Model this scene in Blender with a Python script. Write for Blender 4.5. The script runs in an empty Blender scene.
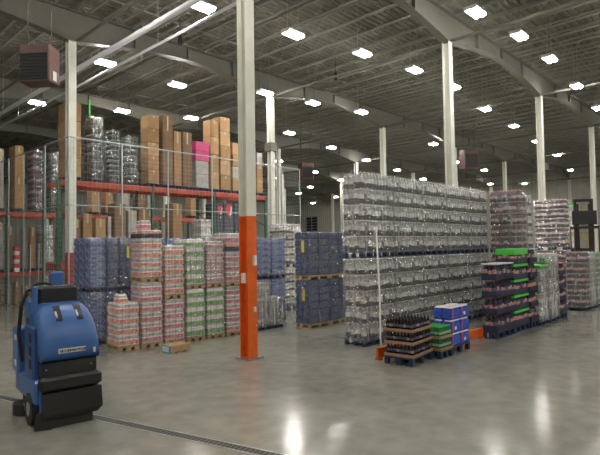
import bpy, math, random
from mathutils import Vector, Matrix
random.seed(7)
PI = math.pi
sc = bpy.context.scene
COL = sc.collection

# ------------------------------------------------------------------ camera
CAM_H, F_PX, PITCH, ROLL, YAW = 1.8, 511.57, .03623, .01526, .7559
fw = Vector((math.cos(YAW) * math.cos(PITCH), math.sin(YAW) * math.cos(PITCH), math.sin(PITCH)))
rt0 = Vector((math.sin(YAW), -math.cos(YAW), 0))
up0 = rt0.cross(fw)
rt = rt0 * math.cos(ROLL) - up0 * math.sin(ROLL)
up = up0 * math.cos(ROLL) + rt0 * math.sin(ROLL)
cam_d = bpy.data.cameras.new('camera')
cam = bpy.data.objects.new('camera', cam_d)
COL.objects.link(cam)
cam_d.sensor_width = 36.0
cam_d.lens = F_PX / 600 * 36.0
cam_d.clip_start, cam_d.clip_end = .05, 300
M3 = Matrix((rt, up, -fw)).transposed()
cam.matrix_world = Matrix.Translation((0, 0, CAM_H)) @ M3.to_4x4()
sc.camera = cam

# ------------------------------------------------------------------ world and exposure
w = bpy.data.worlds.new('world'); sc.world = w
w.use_nodes = True
w.node_tree.nodes['Background'].inputs[0].default_value = (.02, .02, .022, 1)
w.node_tree.nodes['Background'].inputs[1].default_value = 1
sc.view_settings.view_transform = 'Standard'
sc.view_settings.look = 'None'
sc.view_settings.exposure = 0.62
sc.view_settings.gamma = 1.0
sc.view_settings.use_curve_mapping = False
LAMP = 100.0                      # radiance of the lamp tubes
try:
    sc.cycles.use_denoising = True
    sc.cycles.transparent_max_bounces = 12
    sc.cycles.max_bounces = 8
except Exception:
    pass

# ------------------------------------------------------------------ pixel -> place
def ray(px, py):
    return fw + rt * ((px - 300) / F_PX) - up * ((py - 227.5) / F_PX)
def at_z(px, py, z=0.0):
    d = ray(px, py); t = (z - CAM_H) / d.z
    return Vector((d.x * t, d.y * t, z))
def at_y(px, py, y):
    d = ray(px, py); t = y / d.y
    return Vector((d.x * t, y, CAM_H + d.z * t))
def at_x(px, py, x):
    d = ray(px, py); t = x / d.x
    return Vector((x, d.y * t, CAM_H + d.z * t))

def reach(o, ang, px, py=300):
    """how far to go from floor point o in world direction ang until it stands at this pixel column"""
    d = ray(px, py); n = d.cross(Vector((0, 0, 1)))
    u_ = Vector((math.cos(ang), math.sin(ang), 0))
    return -(o.x*n.x+o.y*n.y)/(u_.dot(n))
def boxfit(cpx, cpy, pl, pr, rz=0.0, o=None):
    """near corner on the floor, width along rz and depth to its left, from the pixel columns of the edges"""
    o = o or at_z(cpx, cpy)
    return o, reach(o, rz, pr), reach(o, rz+PI/2, pl)
def fit(p0, p1, yt, yy, frac=.42, d=None):
    """box standing against the plane y=yy whose side and front together span p0..p1"""
    pc = p0+(p1-p0)*frac
    a, b = at_y(pc, yt, yy), at_y(p1, yt, yy)
    return a.x, b.x-a.x, d or max(.2, min(.9, at_x(p0, yt, a.x).y-yy)), a.z

# ------------------------------------------------------------------ materials
MATS = {}
def mat(name, col, rough=.6, metal=0., noise=0., nscale=6., bump=0., bscale=30., spec=.5, stretch=None, col2=None, emit=0., contrast=(.35, .65)):
    if name in MATS: return MATS[name]
    m = bpy.data.materials.new(name); m.use_nodes = True
    nt = m.node_tree; b = nt.nodes['Principled BSDF']
    b.inputs['Base Color'].default_value = (*col, 1)
    b.inputs['Roughness'].default_value = rough
    b.inputs['Metallic'].default_value = metal
    b.inputs['Specular IOR Level'].default_value = spec
    if emit:
        b.inputs['Emission Color'].default_value = (*col, 1)
        b.inputs['Emission Strength'].default_value = emit
    if noise or col2 or bump:
        tc = nt.nodes.new('ShaderNodeTexCoord')
        mp = nt.nodes.new('ShaderNodeMapping')
        nt.links.new(tc.outputs['Object'], mp.inputs[0])
        if stretch: mp.inputs['Scale'].default_value = stretch
    if noise or col2:
        n = nt.nodes.new('ShaderNodeTexNoise'); n.inputs['Scale'].default_value = nscale
        n.inputs['Detail'].default_value = 4
        nt.links.new(mp.outputs[0], n.inputs['Vector'])
        r = nt.nodes.new('ShaderNodeValToRGB')
        r.color_ramp.elements[0].position, r.color_ramp.elements[1].position = contrast
        c2 = col2 or tuple(min(1, c * (1 + noise)) for c in col)
        c1 = col if col2 else tuple(c * (1 - noise) for c in col)
        r.color_ramp.elements[0].color = (*c1, 1); r.color_ramp.elements[1].color = (*c2, 1)
        nt.links.new(n.outputs[0], r.inputs[0])
        nt.links.new(r.outputs[0], b.inputs['Base Color'])
    if bump:
        n2 = nt.nodes.new('ShaderNodeTexNoise'); n2.inputs['Scale'].default_value = bscale
        n2.inputs['Detail'].default_value = 3
        nt.links.new(mp.outputs[0], n2.inputs['Vector'])
        bp = nt.nodes.new('ShaderNodeBump'); bp.inputs['Strength'].default_value = bump
        bp.inputs['Distance'].default_value = .02
        nt.links.new(n2.outputs[0], bp.inputs['Height'])
        nt.links.new(bp.outputs[0], b.inputs['Normal'])
    MATS[name] = m
    return m

def floor_mat():
    m = bpy.data.materials.new('polished_concrete'); m.use_nodes = True
    nt = m.node_tree; b = nt.nodes['Principled BSDF']
    tc = nt.nodes.new('ShaderNodeTexCoord')
    def noise(scale, det, stretch=(1, 1, 1)):
        mp = nt.nodes.new('ShaderNodeMapping'); mp.inputs['Scale'].default_value = stretch
        nt.links.new(tc.outputs['Object'], mp.inputs[0])
        n = nt.nodes.new('ShaderNodeTexNoise'); n.inputs['Scale'].default_value = scale; n.inputs['Detail'].default_value = det
        nt.links.new(mp.outputs[0], n.inputs['Vector']); return n
    n1 = noise(.55, 6, (1, .7, 1)); n2 = noise(4.5, 8)
    mx = nt.nodes.new('ShaderNodeMix'); mx.data_type = 'FLOAT'; mx.inputs[0].default_value = .45
    nt.links.new(n1.outputs[0], mx.inputs[2]); nt.links.new(n2.outputs[0], mx.inputs[3])
    r = nt.nodes.new('ShaderNodeValToRGB')
    r.color_ramp.elements[0].position = .32; r.color_ramp.elements[1].position = .68
    r.color_ramp.elements[0].color = (.212, .206, .174, 1); r.color_ramp.elements[1].color = (.385, .374, .318, 1)
    nt.links.new(mx.outputs[0], r.inputs[0]); nt.links.new(r.outputs[0], b.inputs['Base Color'])
    rr = nt.nodes.new('ShaderNodeMapRange')
    rr.inputs[1].default_value = .3; rr.inputs[2].default_value = .7; rr.inputs[3].default_value = .115; rr.inputs[4].default_value = .165
    nt.links.new(n1.outputs[0], rr.inputs[0]); nt.links.new(rr.outputs[0], b.inputs['Roughness'])
    b.inputs['Specular IOR Level'].default_value = .8
    n3 = noise(26, 3)
    bp = nt.nodes.new('ShaderNodeBump'); bp.inputs['Strength'].default_value = .05; bp.inputs['Distance'].default_value = .02
    nt.links.new(n3.outputs[0], bp.inputs['Height']); nt.links.new(bp.outputs[0], b.inputs['Normal'])
    return m

def film_mat(name, tint=(.85, .87, .88), haze=.075, gloss=.19):
    """clear stretch film: mostly see-through, a little milky, wrinkled highlights"""
    if name in MATS: return MATS[name]
    m = bpy.data.materials.new(name); m.use_nodes = True
    nt = m.node_tree; nt.nodes.clear()
    out = nt.nodes.new('ShaderNodeOutputMaterial')
    tr = nt.nodes.new('ShaderNodeBsdfTransparent')
    df = nt.nodes.new('ShaderNodeBsdfDiffuse'); df.inputs[0].default_value = (*tint, 1)
    gl = nt.nodes.new('ShaderNodeBsdfGlossy'); gl.inputs['Roughness'].default_value = .11
    gl.inputs[0].default_value = (.95, .95, .95, 1)
    tc = nt.nodes.new('ShaderNodeTexCoord')
    mp = nt.nodes.new('ShaderNodeMapping'); mp.inputs['Scale'].default_value = (3, 3, 9)
    mp.inputs['Rotation'].default_value = (0, .5, .3)
    nt.links.new(tc.outputs['Object'], mp.inputs[0])
    n = nt.nodes.new('ShaderNodeTexNoise'); n.inputs['Scale'].default_value = 4; n.inputs['Detail'].default_value = 6
    n.inputs['Distortion'].default_value = 1.2
    nt.links.new(mp.outputs[0], n.inputs['Vector'])
    bp = nt.nodes.new('ShaderNodeBump'); bp.inputs['Strength'].default_value = .9; bp.inputs['Distance'].default_value = .05
    nt.links.new(n.outputs[0], bp.inputs['Height'])
    nt.links.new(bp.outputs[0], gl.inputs['Normal']); nt.links.new(bp.outputs[0], df.inputs['Normal'])
    rg = nt.nodes.new('ShaderNodeMapRange')
    rg.inputs[1].default_value = .4; rg.inputs[2].default_value = .75; rg.inputs[3].default_value = haze * .5; rg.inputs[4].default_value = min(.9, haze * 2.6)
    nt.links.new(n.outputs[0], rg.inputs[0])
    mp2 = nt.nodes.new('ShaderNodeMapping'); mp2.inputs['Scale'].default_value = (16, 16, 1.6); mp2.inputs['Rotation'].default_value = (.12, .15, 0)
    nt.links.new(tc.outputs['Object'], mp2.inputs[0])
    nv = nt.nodes.new('ShaderNodeTexNoise'); nv.inputs['Scale'].default_value = 1.0; nv.inputs['Detail'].default_value = 3; nv.inputs['Distortion'].default_value = .6
    nt.links.new(mp2.outputs[0], nv.inputs['Vector'])
    rv_ = nt.nodes.new('ShaderNodeMapRange'); rv_.inputs[1].default_value = .58; rv_.inputs[2].default_value = .72; rv_.inputs[3].default_value = 0; rv_.inputs[4].default_value = min(.75, haze*5)
    nt.links.new(nv.outputs[0], rv_.inputs[0])
    ad = nt.nodes.new('ShaderNodeMath'); ad.operation = 'ADD'; ad.use_clamp = True
    nt.links.new(rg.outputs[0], ad.inputs[0]); nt.links.new(rv_.outputs[0], ad.inputs[1])
    m1 = nt.nodes.new('ShaderNodeMixShader'); m2 = nt.nodes.new('ShaderNodeMixShader')
    nt.links.new(ad.outputs[0], m1.inputs[0]); nt.links.new(tr.outputs[0], m1.inputs[1]); nt.links.new(df.outputs[0], m1.inputs[2])
    m2.inputs[0].default_value = gloss
    nt.links.new(m1.outputs[0], m2.inputs[1]); nt.links.new(gl.outputs[0], m2.inputs[2])
    nt.links.new(m2.outputs[0], out.inputs[0])
    MATS[name] = m
    return m

M = dict(
    deck=mat('roof_deck_paint', (.265, .253, .205), .7, noise=.12, nscale=2),
    joist=mat('joist_paint', (.34, .34, .30), .6),
    beam=mat('beam_paint', (.175, .17, .142), .55, noise=.05),
    wall=mat('wall_panel', (.46, .45, .385), .6, noise=.06, nscale=1.5),
    column=mat('column_paint', (.74, .735, .65), .45, noise=.05, nscale=3),
    orange=mat('safety_orange', (.80, .135, .012), .45, noise=.06, nscale=8),
    dkred=mat('faded_red_paint', (.36, .045, .03), .5, noise=.15, nscale=6),
    orange_rail=mat('rail_orange', (.72, .12, .015), .5, noise=.12, nscale=9),
    pipe=mat('white_pipe', (.62, .63, .66), .4),
    galv=mat('galvanised_steel', (.42, .46, .47), .42, metal=.6, noise=.1),
    steel=mat('bare_steel', (.5, .5, .5), .35, metal=.8),
    beamred=mat('rack_beam_red', (.42, .07, .035), .5, noise=.15, nscale=5),
    rackgreen=mat('rack_green', (.03, .10, .065), .5, noise=.15, nscale=5),
    cardboard=mat('cardboard', (.36, .215, .10), .8, noise=.1, nscale=5, bump=.05),
    cardboard2=mat('cardboard_pale', (.45, .285, .145), .8, noise=.1, nscale=5),
    cardboard3=mat('cardboard_dark', (.22, .135, .075), .8, noise=.14, nscale=5),
    tape=mat('packing_tape', (.58, .46, .28), .3),
    pink=mat('pink_carton', (.58, .06, .20), .55, noise=.05),
    wood=mat('pallet_wood', (.44, .30, .16), .8, noise=.22, nscale=9, stretch=(1, 6, 6)),
    plastic=mat('navy_pallet_plastic', (.018, .035, .085), .42, noise=.2),
    black=mat('black_plastic', (.012, .012, .013), .5),
    rubber=mat('rubber', (.02, .02, .02), .75),
    drain=mat('drain_dirt', (.05, .047, .04), .8), drain2=mat('drain_grate', (.11, .105, .09), .6),
    dark=mat('dark_recess', (.01, .01, .01), .6),
    sblue=mat('scrubber_blue', (.05, .135, .37), .32, noise=.05, nscale=4),
    sblue2=mat('scrubber_blue_dark', (.025, .075, .24), .4),
    white=mat('white_plastic', (.78, .78, .76), .4),
    plate=mat('silver_name_plate', (.62, .64, .62), .4),
    film=film_mat('stretch_film'),
    film_heavy=film_mat('stretch_film_heavy', haze=.20, gloss=.20),
    film_light=film_mat('stretch_film_light', haze=.04, gloss=.12),
    lamp=mat('lamp_tube', (1.0, .97, .91), .5, emit=LAMP),
    fixture=mat('fixture_housing', (.7, .7, .68), .35, metal=.2),
    heater=mat('heater_brown', (.10, .042, .036), .5, noise=.1),
    grille=mat('heater_grille', (.012, .01, .01), .6),
    cola=mat('cola_bottle', (.012, .008, .010), .18),
    colalabel=mat('cola_label', (.02, .03, .08), .4, col2=(.16, .18, .26), nscale=40),
    redlabel=mat('red_cola_label', (.42, .04, .05), .4, col2=(.5, .4, .42), nscale=45),
    redmark=mat('red_print', (.62, .05, .045), .45),
    whitecap=mat('white_cap', (.75, .74, .74), .4),
    redcap=mat('red_cap', (.45, .05, .06), .45),
    blackcap=mat('black_cap', (.03, .03, .035), .4),
    silverlabel=mat('silver_label', (.48, .48, .48), .35, noise=.35, nscale=30),
    greybot=mat('grey_bottle', (.075, .078, .092), .2, noise=.4, nscale=25),
    darklabel=mat('dark_label', (.12, .122, .14), .3, noise=.3, nscale=30),
    brightlabel=mat('bright_label', (.66, .66, .66), .3, noise=.2, nscale=30),
    clearneck=mat('clear_neck', (.38, .37, .36), .2, noise=.45, nscale=25),
    navybot=mat('navy_bottle', (.02, .028, .06), .22),
    greenbot=mat('green_bottle', (.02, .17, .055), .18),
    greenlabel=mat('green_label', (.06, .30, .09), .4, col2=(.55, .6, .5), nscale=45),
    greenclear=mat('pale_green_bottle', (.02, .045, .025), .2),
    tray=mat('tray_board', (.36, .225, .12), .8, noise=.08),
    brightgreen=mat('bright_green_plastic', (.07, .62, .06), .4),
    navyshell=mat('navy_shell', (.028, .036, .085), .42),
    pinklabel=mat('red_label', (.48, .08, .085), .45, col2=(.66, .52, .52), nscale=40),
    bluepack=mat('blue_pack_film', (.035, .07, .22), .2, col2=(.24, .31, .52), nscale=22, contrast=(.4, .75)),
    bluepack2=mat('dark_blue_pack_film', (.018, .035, .12), .2, col2=(.10, .14, .30), nscale=24, contrast=(.4, .75)),
    brightblue=mat('bright_blue_pack', (.015, .05, .42), .25, col2=(.05, .14, .62), nscale=25),
    packwhite=mat('pack_white_film', (.84, .81, .79), .22, noise=.12, nscale=28),
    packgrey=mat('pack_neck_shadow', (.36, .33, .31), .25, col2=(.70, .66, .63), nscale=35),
    redprint=mat('red_pack_print', (.72, .12, .06), .3, col2=(.85, .50, .40), nscale=22),
    magprint=mat('magenta_pack_print', (.56, .09, .15), .3, col2=(.74, .44, .46), nscale=22),
    grnprint=mat('green_pack_print', (.10, .34, .08), .3, col2=(.42, .58, .34), nscale=22),
    yellow=mat('yellow_tag', (.62, .55, .08), .6),
    liftorange=mat('lift_orange', (.70, .16, .02), .45),
    liftyellow=mat('lift_yellow', (.62, .40, .05), .45),
    teal=mat('teal_edge', (.05, .32, .33), .5),
    palelabel=mat('pale_label', (.68, .62, .72), .6),
    papergrey=mat('grey_carton', (.40, .38, .36), .7, noise=.15),
    darkgreen=mat('dark_green_bag', (.03, .06, .04), .6),
    panelnavy=mat('navy_print', (.012, .02, .05), .35, noise=.3, nscale=14),
)
FLOOR = floor_mat()

# ------------------------------------------------------------------ mesh builder
class MB:
    def __init__(s): s.v = []; s.f = []; s.m = []; s.mats = []
    def mi(s, m):
        if m not in s.mats: s.mats.append(m)
        return s.mats.index(m)
    def quad(s, a, b, c, d, m):
        k = len(s.v); s.v += [tuple(a), tuple(b), tuple(c), tuple(d)]; s.f.append((k, k+1, k+2, k+3)); s.m.append(s.mi(m))
    def box(s, x0, x1, y0, y1, z0, z1, m, bev=0.):
        k = len(s.v); mi = s.mi(m)
        if bev <= 0:
            s.v += [(x0,y0,z0),(x1,y0,z0),(x1,y1,z0),(x0,y1,z0),(x0,y0,z1),(x1,y0,z1),(x1,y1,z1),(x0,y1,z1)]
            fs = [(0,3,2,1),(4,5,6,7),(0,1,5,4),(1,2,6,5),(2,3,7,6),(3,0,4,7)]
        else:
            e = bev
            def ring(ix, iy, z):
                return [(x0+ix+e,y0+iy,z),(x1-ix-e,y0+iy,z),(x1-ix,y0+iy+e,z),(x1-ix,y1-iy-e,z),(x1-ix-e,y1-iy,z),(x0+ix+e,y1-iy,z),(x0+ix,y1-iy-e,z),(x0+ix,y0+iy+e,z)]
            s.v += ring(e, e, z0) + ring(0, 0, z0+e) + ring(0, 0, z1-e) + ring(e, e, z1)
            fs = [tuple(range(7, -1, -1)), tuple(range(24, 32))]
            for r in range(3):
                for i in range(8):
                    j = (i+1) % 8
                    fs.append((r*8+i, r*8+j, r*8+8+j, r*8+8+i))
        for f in fs: s.f.append(tuple(k+i for i in f)); s.m.append(mi)
        return s
    def tube(s, a, b, r, m, n=8, r2=None, cap=True):
        a, b = Vector(a), Vector(b); d = (b-a).normalized()
        t = Vector((0,0,1)) if abs(d.z) < .9 else Vector((1,0,0))
        u_ = d.cross(t).normalized(); v_ = d.cross(u_); r2 = r if r2 is None else r2
        k = len(s.v); mi = s.mi(m)
        for P, R_ in ((a, r), (b, r2)):
            for i in range(n):
                th = 2*PI*(i+.5)/n; s.v.append(tuple(P + (u_*math.cos(th) + v_*math.sin(th))*R_))
        for i in range(n):
            j = (i+1) % n; s.f.append((k+i, k+n+i, k+n+j, k+j)); s.m.append(mi)
        if cap:
            s.f.append(tuple(k+i for i in range(n))); s.m.append(mi)
            s.f.append(tuple(k+2*n-1-i for i in range(n))); s.m.append(mi)
        return s
    def lathe(s, prof, mats, c=(0,0,0), n=10, capb=True, capt=True):
        """prof: list of (r,z); mats: one per ring gap"""
        k = len(s.v)
        for r, z in prof:
            for i in range(n):
                th = 2*PI*i/n; s.v.append((c[0]+r*math.cos(th), c[1]+r*math.sin(th), c[2]+z))
        for q in range(len(prof)-1):
            mi = s.mi(mats[q])
            for i in range(n):
                j = (i+1) % n; s.f.append((k+q*n+i, k+q*n+j, k+q*n+n+j, k+q*n+n+i)); s.m.append(mi)
        if capb: s.f.append(tuple(k+n-1-i for i in range(n))); s.m.append(s.mi(mats[0]))
        if capt:
            o = k+(len(prof)-1)*n; s.f.append(tuple(o+i for i in range(n))); s.m.append(s.mi(mats[-1]))
        return s
    def loft(s, rings, mats, closed=True, capb=True, capt=True):
        k = len(s.v); n = len(rings[0])
        for r in rings: s.v += [tuple(p) for p in r]
        for q in range(len(rings)-1):
            mi = s.mi(mats[q] if isinstance(mats, list) else mats)
            for i in range(n if closed else n-1):
                j = (i+1) % n; s.f.append((k+q*n+i, k+q*n+j, k+q*n+n+j, k+q*n+n+i)); s.m.append(mi)
        m0 = mats[0] if isinstance(mats, list) else mats; m1 = mats[-1] if isinstance(mats, list) else mats
        if capb: s.f.append(tuple(k+n-1-i for i in range(n))); s.m.append(s.mi(m0))
        if capt:
            o = k+(len(rings)-1)*n; s.f.append(tuple(o+i for i in range(n))); s.m.append(s.mi(m1))
        return s
    def mesh(s, name, smooth=False):
        me = bpy.data.meshes.new(name); me.from_pydata(s.v, [], s.f)
        for m in s.mats: me.materials.append(m)
        me.polygons.foreach_set('material_index', s.m)
        if smooth: me.polygons.foreach_set('use_smooth', [True]*len(s.f))
        me.update(); return me
    def obj(s, name, parent=None, loc=(0,0,0), rz=0, smooth=False, kind=None):
        return ob(name, s.mesh(name, smooth), parent, loc, rz, kind)

def ob(name, me, parent=None, loc=(0,0,0), rz=0, kind=None):
    o = bpy.data.objects.new(name, me); COL.objects.link(o)
    o.location = loc; o.rotation_euler = (0, 0, rz)
    if parent: o.parent = parent
    if kind: o['kind'] = kind
    return o
def tag(o, label, cat, group=None):
    o['label'] = label; o['category'] = cat
    if group: o['group'] = group
    return o
def thing(name, label, cat, loc=(0,0,0), rz=0, group=None):
    return tag(ob(name, None, None, loc, rz), label, cat, group)
def structure(o): o['kind'] = 'structure'; return o
CACHE = {}
def cached(key, fn):
    if key not in CACHE: CACHE[key] = fn()
    return CACHE[key]

# ------------------------------------------------------------------ the hall
X0, X1, Y0, Y1 = -7.0, 52.0, -9.0, 50.0
HC, DECK = 7.2, 8.55             # column tops, underside of the roof deck
AX, AY, LX, LY = 5.49, 6.35, 7.09, 6.88

# floor with the recessed drain channel
da, db = at_z(-60, 386), at_z(300, 464)
fl = structure(MB().box(X0, X1, Y0, Y1, -.3, 0, FLOOR).obj('floor'))
dd = (db-da).normalized(); dl = (db-da).length; dn = Vector((-dd.y, dd.x, 0))
drain = thing('floor_drain', 'long dark slotted drain channel set in the floor beside the blue scrubber', 'drain', (da.x, da.y, 0), math.atan2(dd.y, dd.x))
MB().box(0, dl, -.012, .0, .0005, .004, M['galv']).box(0, dl, .10, .112, .0005, .004, M['galv']).obj('frame', drain)
MB().box(0, dl, 0, .10, .0005, .0015, M['drain']).obj('channel', drain)
g = MB()
k = 0.0
while k < dl: g.box(k, k+.02, 0, .10, .0015, .003, M['drain2']); k += .05
g.obj('grating', drain)

# walls with vertical ribs
def rib_wall(name, a, b, inward, h=DECK):
    a, b = Vector(a), Vector(b); d = (b-a); L = d.length; d.normalize(); n = Vector(inward)
    pr = []; t = 0.0
    while t < L:
        for q, o in ((0, 0), (.20, 0), (.23, .04), (.30, .04), (.33, 0)): pr.append(a + d*(t+q) + n*o)
        t += .36
    m = MB()
    lo = [(p.x, p.y, 0) for p in pr]; hi = [(p.x, p.y, h) for p in pr]
    m.loft([lo, hi], M['wall'], closed=False, capb=False, capt=False)
    m.quad(a - n*.25, b - n*.25, b - n*.25 + Vector((0,0,h)), a - n*.25 + Vector((0,0,h)), M['wall'])
    return structure(m.obj(name))
rib_wall('wall_back', (X1, Y0, 0), (X1, Y1, 0), (-1, 0, 0))
rib_wall('wall_left', (X0, Y1, 0), (X1, Y1, 0), (0, -1, 0))
rib_wall('wall_right', (X0, Y0, 0), (X1, Y0, 0), (0, 1, 0))
rib_wall('wall_front', (X0, Y0, 0), (X0, Y1, 0), (1, 0, 0))

# roof deck: ribbed sheets running along x, carried by joists (along y) on haunched beams (along x)
m = MB(); pr = []; y = Y0
while y < Y1:
    for q, o in ((0, 0), (.08, 0), (.10, .04), (.16, .04), (.18, 0)): pr.append((y+q, DECK+o))
    y += .20
m.loft([[(X0, a, b) for a, b in pr], [(X1, a, b) for a, b in pr]], M['deck'], closed=False, capb=False, capt=False)
m.quad((X0,Y0,DECK+.25),(X1,Y0,DECK+.25),(X1,Y1,DECK+.25),(X0,Y1,DECK+.25), M['deck'])
ceil = structure(m.obj('ceiling'))
JZ0, JZ1 = 8.02, 8.52
def joist_mesh():
    m = MB(); L = Y1-Y0
    m.box(-.03, .03, 0, L, JZ1-.05, JZ1, M['joist'])
    m.box(-.026, .026, .4, L-.4, JZ0, JZ0+.04, M['joist'])
    t = .4; top = False
    while t < L-.6:
        a = (0, t, JZ1-.03 if top else JZ0+.02); b = (0, t+.42, JZ0+.02 if top else JZ1-.03)
        m.tube(a, b, .012, M['joist'], 4, cap=False); top = not top; t += .42
    return m.mesh('joist')
jm = joist_mesh()
x = AX - LX/8*13.5
while x < X1:
    if x > X0: ob('joist', jm, ceil, (x, Y0, 0))
    x += LX/8
def beam_mesh():
    m = MB(); top = 8.0; n = 16
    for t0 in (0,):
        pts = []
        for i in range(n+1):
            u_ = i/n; dep = .42 + .42*abs(2*u_-1)**1.6
            pts.append((LX*u_, top-dep))
        for (xa, za), (xb, zb) in zip(pts, pts[1:]):
            k = len(m.v); mi = m.mi(M['beam'])
            m.v += [(xa,-.012,za),(xb,-.012,zb),(xb,-.012,top),(xa,-.012,top),(xa,.012,za),(xb,.012,zb),(xb,.012,top),(xa,.012,top)]
            for f in ((0,1,2,3),(7,6,5,4)): m.f.append(tuple(k+i for i in f)); m.m.append(mi)
            k = len(m.v)
            m.v += [(xa,-.11,za),(xb,-.11,zb),(xb,.11,zb),(xa,.11,za),(xa,-.11,za+.025),(xb,-.11,zb+.025),(xb,.11,zb+.025),(xa,.11,za+.025)]
            for f in ((0,3,2,1),(4,5,6,7),(0,1,5,4),(2,3,7,6)): m.f.append(tuple(k+i for i in f)); m.m.append(mi)
        m.box(0, LX, -.11, .11, top-.025, top, M['beam'])
        for i in (4, 8, 12): m.box(LX*i/n-.008, LX*i/n+.008, -.1, .1, pts[i][1], top, M['beam'])
    return m.mesh('beam')
bmsh = beam_mesh()
for j in range(-2, 7):
    for i in range(-1, 7):
        xb = AX+LX*i
        if xb < X0 or xb+LX > X1+.2: continue
        ob('beam', bmsh, ceil, (xb, AY+LY*j, 0))
# tie pipes along y at each column line
def strut_mesh():
    return MB().tube((0, Y0+.1, 7.27), (0, Y1-.1, 7.27), .045, M['beam'], 8).mesh('tie_pipe')
sm = strut_mesh()
for i in range(0, 7): ob('tie_pipe', sm, ceil, (AX+LX*i+.18, 0, 0))
# bridging rods along x
bm_ = MB().tube((X0+.1, 0, JZ0+.05), (X1-.1, 0, JZ0+.05), .018, M['joist'], 5).mesh('bridging_rod')
for j in range(-4, 22): ob('bridging_rod', bm_, ceil, (0, AY+LY/3*(j+.5), 0))

# columns: steel H sections on base plates
def column_mesh(paint, zp, h=HC, b=.20, th=.014):
    m = MB()
    def sec(z0, z1, mm):
        m.box(-b/2, b/2, -b/2, -b/2+th, z0, z1, mm); m.box(-b/2, b/2, b/2-th, b/2, z0, z1, mm)
        m.box(-th/2, th/2, -b/2+th, b/2-th, z0, z1, mm)
    if paint: sec(.02, zp, paint); sec(zp, h, M['column'])
    else: sec(.02, h, M['column'])
    return m
ORD = ['first', 'second', 'third', 'fourth', 'fifth', 'sixth', 'seventh', 'eighth', 'ninth', 'tenth', 'eleventh', 'twelfth']
cols = {}
ROWN = {0: 'line of the orange-based column', 1: 'line of the column at the fence corner', 2: 'second line behind the racks', 3: 'third line behind the racks', 4: 'farthest line of columns'}
for j in range(0, 5):
    for i in range(0, 7):
        if i == 0 and j > 1: continue
        if (i, j) == (0, 0): lab, pm, zp = 'pale steel column with a bright orange painted base, nearest of all', M['orange'], 2.3
        elif (i, j) == (0, 1): lab, pm, zp = 'pale steel column at the fence corner with a dark red painted base', M['dkred'], 1.72
        else:
            pm, zp = None, 0
            lab = 'pale steel column, %s along in the %s' % (ORD[i], ROWN[j])
        c = thing('column', lab, 'column', (AX+LX*i, AY+LY*j, 0), 0, 'steel building columns')
        ob('shaft', cached(('col', zp), lambda: column_mesh(pm, zp).mesh('shaft')), c)
        ob('base_plate', cached('colbase', lambda: MB().box(-.17, .17, -.17, .17, 0, .02, M['steel']).mesh('base_plate')), c)
        cols[i, j] = c
c = cols[0, 0]
MB().box(-.15, -.1, -.06, 0, 1.22, 1.38, M['white']).obj('switch_box', c)
MB().box(.01, .06, -.15, -.1, 1.50, 1.66, M['white']).obj('switch_box', c)
MB().box(.02, .05, -.135, -.1, .75, .83, M['white']).obj('switch_box', c)
MB().box(-.16, .16, -.16, .16, 5.2, 5.5, M['beam']).obj('pipe_clamp', cols[1, 1])

# ------------------------------------------------------------------ lamps
LPX = [(202,7),(293,34.5),(362,53.5),(414,70),(453,87),(485,109),(513.5,126),(536,141),(475,12.5),(519,36),(549.5,59),(576,86),(597,108),
 (105,63),(37,103),(177,85),(122,111),(191,118),(265,93),(312.5,103),(289,133),(361,112),(433,144),(331,147.5),(366,160),(314,172),(310,187),
 (341,180),(278,161),(279,178),(397,170),(423,179),(455,162),(490,184),(484,170),(557,155),(570,170)]
LZ = 7.2
def lamp_parts():
    hs = MB()
    hs.box(-.27, .27, -.15, .15, .035, .075, M['fixture'], .01)
    hs.box(-.285, -.27, -.15, .15, -.02, .075, M['fixture']).box(.27, .285, -.15, .15, -.02, .075, M['fixture'])
    hs = hs.mesh('housing')
    tb = MB().tube((-.255, 0, 0), (.255, 0, 0), .048, M['lamp'], 8).mesh('lamp_tube')
    hg = MB().tube((0, 0, .07), (0, 0, DECK-LZ-.0), .006, M['steel'], 4).mesh('hanger')
    return hs, tb, hg
LH, LT, LHG = lamp_parts()
pts = [at_z(a, b, LZ) for a, b in LPX]
vis = [True]*len(pts)
# unseen lamps added beside and behind the camera, extending the grid for floor light
for xx in (-5, 0, 4.6):
    for yy in (-6, -1.2, 4.6, 9.0, 13.6):
        if (xx, yy) != (4.6, 13.6): pts.append(Vector((xx, yy, LZ))); vis.append(False)
for xx in (9.2, 13.8, 18.6, 25):
    for yy in (-6, -.6): pts.append(Vector((xx, yy, LZ))); vis.append(False)
for xx in (29, 35, 41, 47):  # unseen lamps added past the right edge to light the back wall
    for yy in (-6, -1, 4): pts.append(Vector((xx, yy, LZ))); vis.append(None)
for xx, yy in ((44, 24), (48, 30), (48, 17), (44, 36), (38, 36), (30, 36), (48, 43)): pts.append(Vector((xx, yy, LZ))); vis.append(True)  # lamps added deep in the hall to brighten the far wall
rows = {}
for p_, v_ in zip(pts, vis):
    y_ = p_.y
    if v_ is None: rows.setdefault('g', []).append(p_)
    elif not v_: rows.setdefault('h' if p_.y < 2 else 'i', []).append(p_)
    elif p_.y > 23 and p_.x > 30: rows.setdefault('j', []).append(p_)
    elif p_.x > 30 and y_ < 17.5: rows.setdefault('f', []).append(p_)
    elif y_ < 6.5: rows.setdefault('a', []).append(p_)
    elif y_ < 10: rows.setdefault('b', []).append(p_)
    elif y_ < 15.5: rows.setdefault('c', []).append(p_)
    elif y_ < 19.9: rows.setdefault('d', []).append(p_)
    else: rows.setdefault('e', []).append(p_)
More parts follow.
